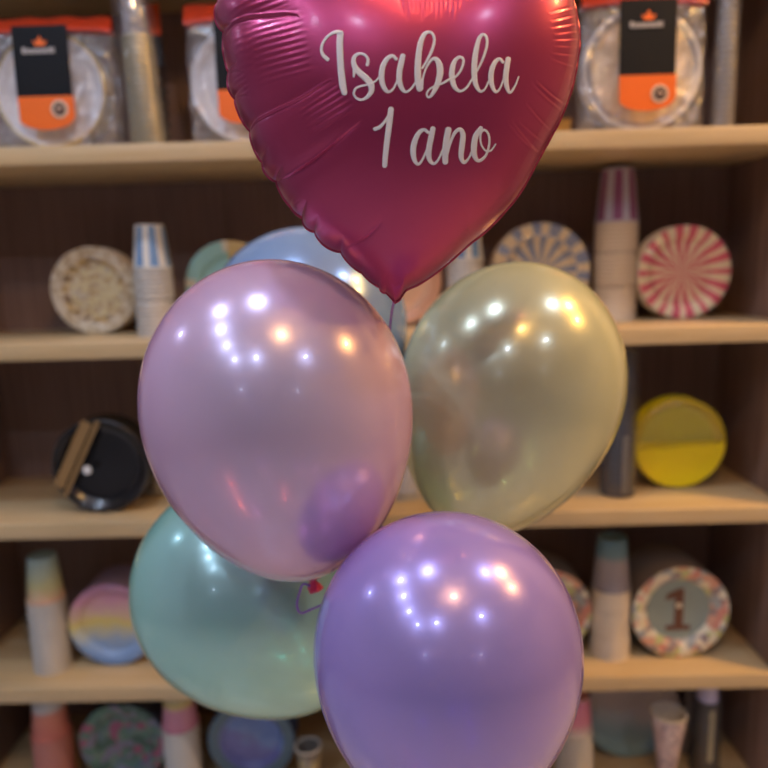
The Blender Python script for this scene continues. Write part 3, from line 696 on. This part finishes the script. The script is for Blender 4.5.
# back half, coarser in depth
NB = 40; sb = np.linspace(1, 0, NB+1)[1:-1]
nb0 = len(verts); Xb = (Rof(th)[:, None]*sb[None]); Hb = hbase(Xb*np.cos(th)[:, None], Xb*np.sin(th)[:, None])
vb = np.stack([Xb*np.cos(th)[:, None], Hb, Xb*np.sin(th)[:, None]], -1).reshape(-1, 3)
verts = np.vstack([verts, vb, [[0, T, 0]]]); nbk = NB-1
qb = [np.stack([1+ii*NR+NR-1, nb0+ii*nbk, nb0+i2*nbk, 1+i2*NR+NR-1], 1)]
for j in range(nbk-1): qb.append(np.stack([nb0+ii*nbk+j, nb0+ii*nbk+j+1, nb0+i2*nbk+j+1, nb0+i2*nbk+j], 1))
quads = np.vstack([quads]+qb)
fl = [tuple(r) for r in quads[:, ::-1].tolist()]+[(0, 1+int(i)*NR, 1+int((i+1) % NT)*NR) for i in range(NT)]+[(len(verts)-1, nb0+int((i+1) % NT)*nbk+nbk-1, nb0+int(i)*nbk+nbk-1) for i in range(NT)]
Mfoil = pmat('magenta_foil', (178, 62, 106), .34, .72, coat=.3, coat_rough=.15, spec=.6)
hb = mesh_obj('foil', verts, fl, Mfoil, heart)
import bmesh
bm = bmesh.new(); bm.from_mesh(hb.data); bmesh.ops.recalc_face_normals(bm, faces=bm.faces); bm.to_mesh(hb.data); bm.free()
# welded seam round the rim
Rr = Rof(th); q = MB()
sv = []; sf = []
for i in range(NT):
    c, s_ = math.cos(th[i]), math.sin(th[i]); r0 = Rr[i]-.002; r1 = Rr[i]+.0022
    for r, y in ((r0, -.0008), (r1, -.0003), (r1, .0003), (r0, .0008)): sv.append((r*c, y+.0008*math.sin(th[i]*60), r*s_))
for i in range(NT):
    j = (i+1) % NT
    for k in range(4): sf.append((i*4+k, i*4+(k+1) % 4, j*4+(k+1) % 4, j*4+k))
mesh_obj('seam', sv, sf, pmat('foil_seam', (170, 60, 90), .35, .6), heart)
# filling tail at the point
tx = lambda x, y: (lambda w: (w[0], w[1]))(px2xz((x, y), .004))
q = MB()
tp = [(383, 287), (390, 297), (394, 301), (399, 301), (404, 295), (409, 286), (396, 280)]
q.poly([(tx(*p)[0], -.0045, tx(*p)[1]) for p in tp]); q.poly([(tx(*p)[0], -.003, tx(*p)[1]) for p in tp][::-1])
for k in range(len(tp)):
    a, b = tx(*tp[k]), tx(*tp[(k+1) % len(tp)]); q.poly([(a[0], -.0045, a[1]), (b[0], -.0045, b[1]), (b[0], -.003, b[1]), (a[0], -.003, a[1])])
tl_ = q.build('filling_tail', pmat('foil_tail', (150, 40, 72), .35, .6), heart)
q = MB(); c0 = tx(393, 293); q.lathe([(.0026, -.0048), (.0035, -.0054), (.0042, -.0048)], 20, 'Y', (c0[0], 0, c0[1])); q.build('eyelet_print', pmat('eyelet', (90, 20, 40), .4), tl_, True)

# ---- lettering
def from_crop(ox, oy, sc, pts): return [(ox+x/sc, oy+y/sc, w/sc) for x, y, w in pts]
C1 = lambda p: from_crop(310, 24, 6.982, p)
C2 = lambda p: from_crop(410, 24, 6.982, p)
C3 = lambda p: from_crop(365, 96, 5.486, p)
STROKES = [
 C1([(212, 68, 46), (208, 150, 46), (215, 300, 46), (228, 420, 50), (240, 480, 40)]),
 C1([(212, 60, 28), (180, 58, 24), (130, 82, 18), (92, 130, 18), (80, 180, 20), (92, 218, 26), (122, 248, 28)]),
 C1([(400, 285, 24), (405, 250, 20), (385, 220, 18), (350, 208, 18), (315, 225, 26), (304, 260, 32), (315, 305, 40), (350, 345, 44), (395, 385, 46), (425, 425, 48), (428, 470, 38), (400, 510, 26), (360, 530, 18), (325, 520, 16), (306, 488, 16), (320, 452, 16), (355, 435, 15), (400, 425, 14), (455, 402, 14), (485, 370, 12)]),
 C1([(306, 368, 14), (310, 325, 24)]),
 C1([(600, 245, 24), (578, 224, 22), (543, 240, 30), (512, 290, 38), (500, 350, 40), (504, 410, 38), (525, 458, 32), (550, 475, 20), (580, 455, 16), (603, 410, 14), (622, 350, 12)]),
 C1([(648, 225, 36), (638, 270, 40), (625, 330, 40), (624, 400, 40), (642, 452, 32), (670, 475, 18), (708, 450, 16), (740, 400, 14), (760, 340, 14)]),
 C2([(67, 452, 44), (57, 400, 46), (54, 320, 46), (60, 220, 42), (75, 130, 38), (100, 75, 30), (130, 58, 20), (158, 72, 18), (170, 115, 18), (155, 180, 20), (122, 250, 18), (85, 310, 14)]),
 C2([(75, 450, 36), (90, 380, 14), (112, 310, 14), (150, 252, 20), (182, 248, 30), (204, 285, 44), (210, 340, 46), (198, 400, 42), (178, 450, 36), (150, 500, 22), (127, 512, 16), (117, 490, 14), (135, 458, 14), (180, 432, 14), (230, 414, 16), (270, 390, 16)]),
 C2([(268, 392, 14), (310, 375, 16), (345, 340, 16), (368, 290, 18), (372, 250, 18), (350, 232, 18), (318, 252, 28), (298, 300, 38), (292, 360, 40), (302, 420, 38), (325, 458, 26), (355, 470, 18), (395, 445, 16), (430, 390, 14), (475, 315, 14), (510, 240, 18), (535, 160, 18), (535, 100, 18), (512, 74, 18), (484, 100, 28), (462, 180, 36), (450, 270, 40), (448, 350, 40), (458, 422, 34), (487, 470, 20), (520, 458, 14), (550, 400, 14)]),
 C2([(648, 268, 20), (626, 246, 20), (598, 262, 30), (574, 310, 36), (564, 370, 38), (572, 430, 32), (597, 475, 20), (625, 455, 14), (648, 400, 12), (665, 340, 12)]),
 C2([(685, 247, 36), (676, 300, 38), (668, 370, 38), (675, 440, 32), (698, 480, 18), (732, 435, 14), (758, 370, 10)]),
 C3([(143, 75, 32), (135, 140, 33), (122, 240, 32), (112, 330, 30), (108, 382, 28)]),
 C3([(55, 182, 22), (80, 172, 20), (105, 146, 16), (130, 105, 12)]),
 C3([(345, 200, 18), (322, 186, 18), (293, 207, 26), (270, 260, 32), (264, 310, 32), (274, 358, 24), (295, 374, 16), (318, 345, 12), (342, 290, 12)]),
 C3([(372, 182, 30), (362, 230, 32), (350, 300, 32), (354, 350, 26), (377, 372, 16), (402, 350, 12), (430, 290, 12)]),
 C3([(457, 187, 34), (448, 240, 36), (440, 310, 36), (440, 362, 32)]),
 C3([(445, 350, 12), (465, 270, 12), (490, 207, 18), (520, 184, 22), (537, 215, 30), (531, 280, 32), (527, 335, 28), (543, 366, 18), (570, 340, 12), (592, 290, 12)]),
 C3([(635, 177, 22), (608, 220, 32), (597, 280, 34), (602, 333, 28), (625, 356, 18), (660, 330, 14), (680, 270, 12), (678, 215, 12), (655, 188, 14), (634, 207, 12), (636, 262, 10), (660, 300, 10), (690, 300, 10), (716, 265, 8)]),
]
def hful(x, z):
    """thickness of the built front surface at local (x, z)"""
    a = math.atan2(z, x); r = math.hypot(x, z); i = (a+PI)/(2*PI)*NT; s = min(r/float(Rof(a)), .999)
    u = 1-(1-s)**(1/1.35); j = u*NR-1
    i0 = int(math.floor(i)) % NT; i1 = (i0+1) % NT; fi = i-math.floor(i); j0 = max(0, min(NR-2, int(math.floor(j)))); fj = min(max(j-j0, 0), 1)
    return (H[i0, j0]*(1-fi)+H[i1, j0]*fi)*(1-fj)+(H[i0, j0+1]*(1-fi)+H[i1, j0+1]*fi)*fj
def place(p):
    q = px2xz(p)
    for _ in range(6): q = px2xz(p, hful(*q))
    return (q[0], -hful(*q), q[1])
lv, lf = [], []
for si, st in enumerate(STROKES):
    cp = catmull([(x, y) for x, y, w in st], 7); ww = np.interp(np.linspace(0, 1, len(cp)), np.linspace(0, 1, len(st)), [w for _, _, w in st])
    L = np.zeros_like(cp); dd = np.gradient(cp, axis=0); dd /= np.linalg.norm(dd, axis=1)[:, None]; nn = np.stack([-dd[:, 1], dd[:, 0]], 1)
    rows = []
    # round caps
    def cap(c, d, n_, w, sgn):
        out = []
        for k in (.25, .5, .75, .93):
            kk = k if sgn > 0 else k
            out.append((c+d*sgn*w/2*k, w*math.sqrt(1-k*k)))
        return out
    seq = [(c, w, n) for (c, w), n in zip(cap(cp[0], dd[0], nn[0], ww[0], -1)[::-1], [nn[0]]*4)]+[(cp[i], ww[i], nn[i]) for i in range(len(cp))]+[(c, w, n) for (c, w), n in zip(cap(cp[-1], dd[-1], nn[-1], ww[-1], 1), [nn[-1]]*4)]
    K = 5; off = .0006+si*.000012
    for c, w, n in seq:
        base = len(lv)
        for k in range(K):
            p = c+n*(k/(K-1)-.5)*w
            x, y, z = place(p); lv.append((x, y-off, z))
        rows.append(base)
    for a, b in zip(rows[:-1], rows[1:]):
        for k in range(K-1): lf.append((a+k, a+k+1, b+k+1, b+k))
Mlet = pmat('white_vinyl', (226, 226, 232), .5)
lo = mesh_obj('lettering', lv, lf, Mlet, heart); tag(lo, 'white script lettering reading Isabela 1 ano')
lo.modifiers.new('s', 'SOLIDIFY').thickness = .0002

# ------------------------------------------------------------------ ribbons
Mrib = pmat('purple_ribbon', (128, 70, 196), .35, coat=.5)
def rib(pts, r, label, n=10):
    W = [at(*p) for p in pts]; c = catmull(W, n); P0 = c[0]
    o = tube('curling_ribbon', [tuple(p-P0) for p in c], r, Mrib, flat=.25); o.location = P0
    return tag(o, label, 'ribbon')
rib([(394, 301, .745), (391, 318, .82), (389, 345, .89), (387, 400, .96), (383, 470, .95), (382, 510, .90), (381, 540, .86), (379, 570, .86)], .0015, 'purple ribbon hanging from the tip of the heart balloon')
rib([(314, 588, .795), (304, 584, .80), (300, 591, .805), (297, 605, .81), (301, 613, .812), (312, 609, .812), (322, 605, .80), (332, 600, .79)], .0015, 'purple ribbon loop tied at the red knot of the pink balloon')

w = bpy.data.worlds.new('world'); SC.world = w; w.use_nodes = True
w.node_tree.nodes['Background'].inputs[0].default_value = (.7, .8, 1, 1)
w.node_tree.nodes['Background'].inputs[1].default_value = .3
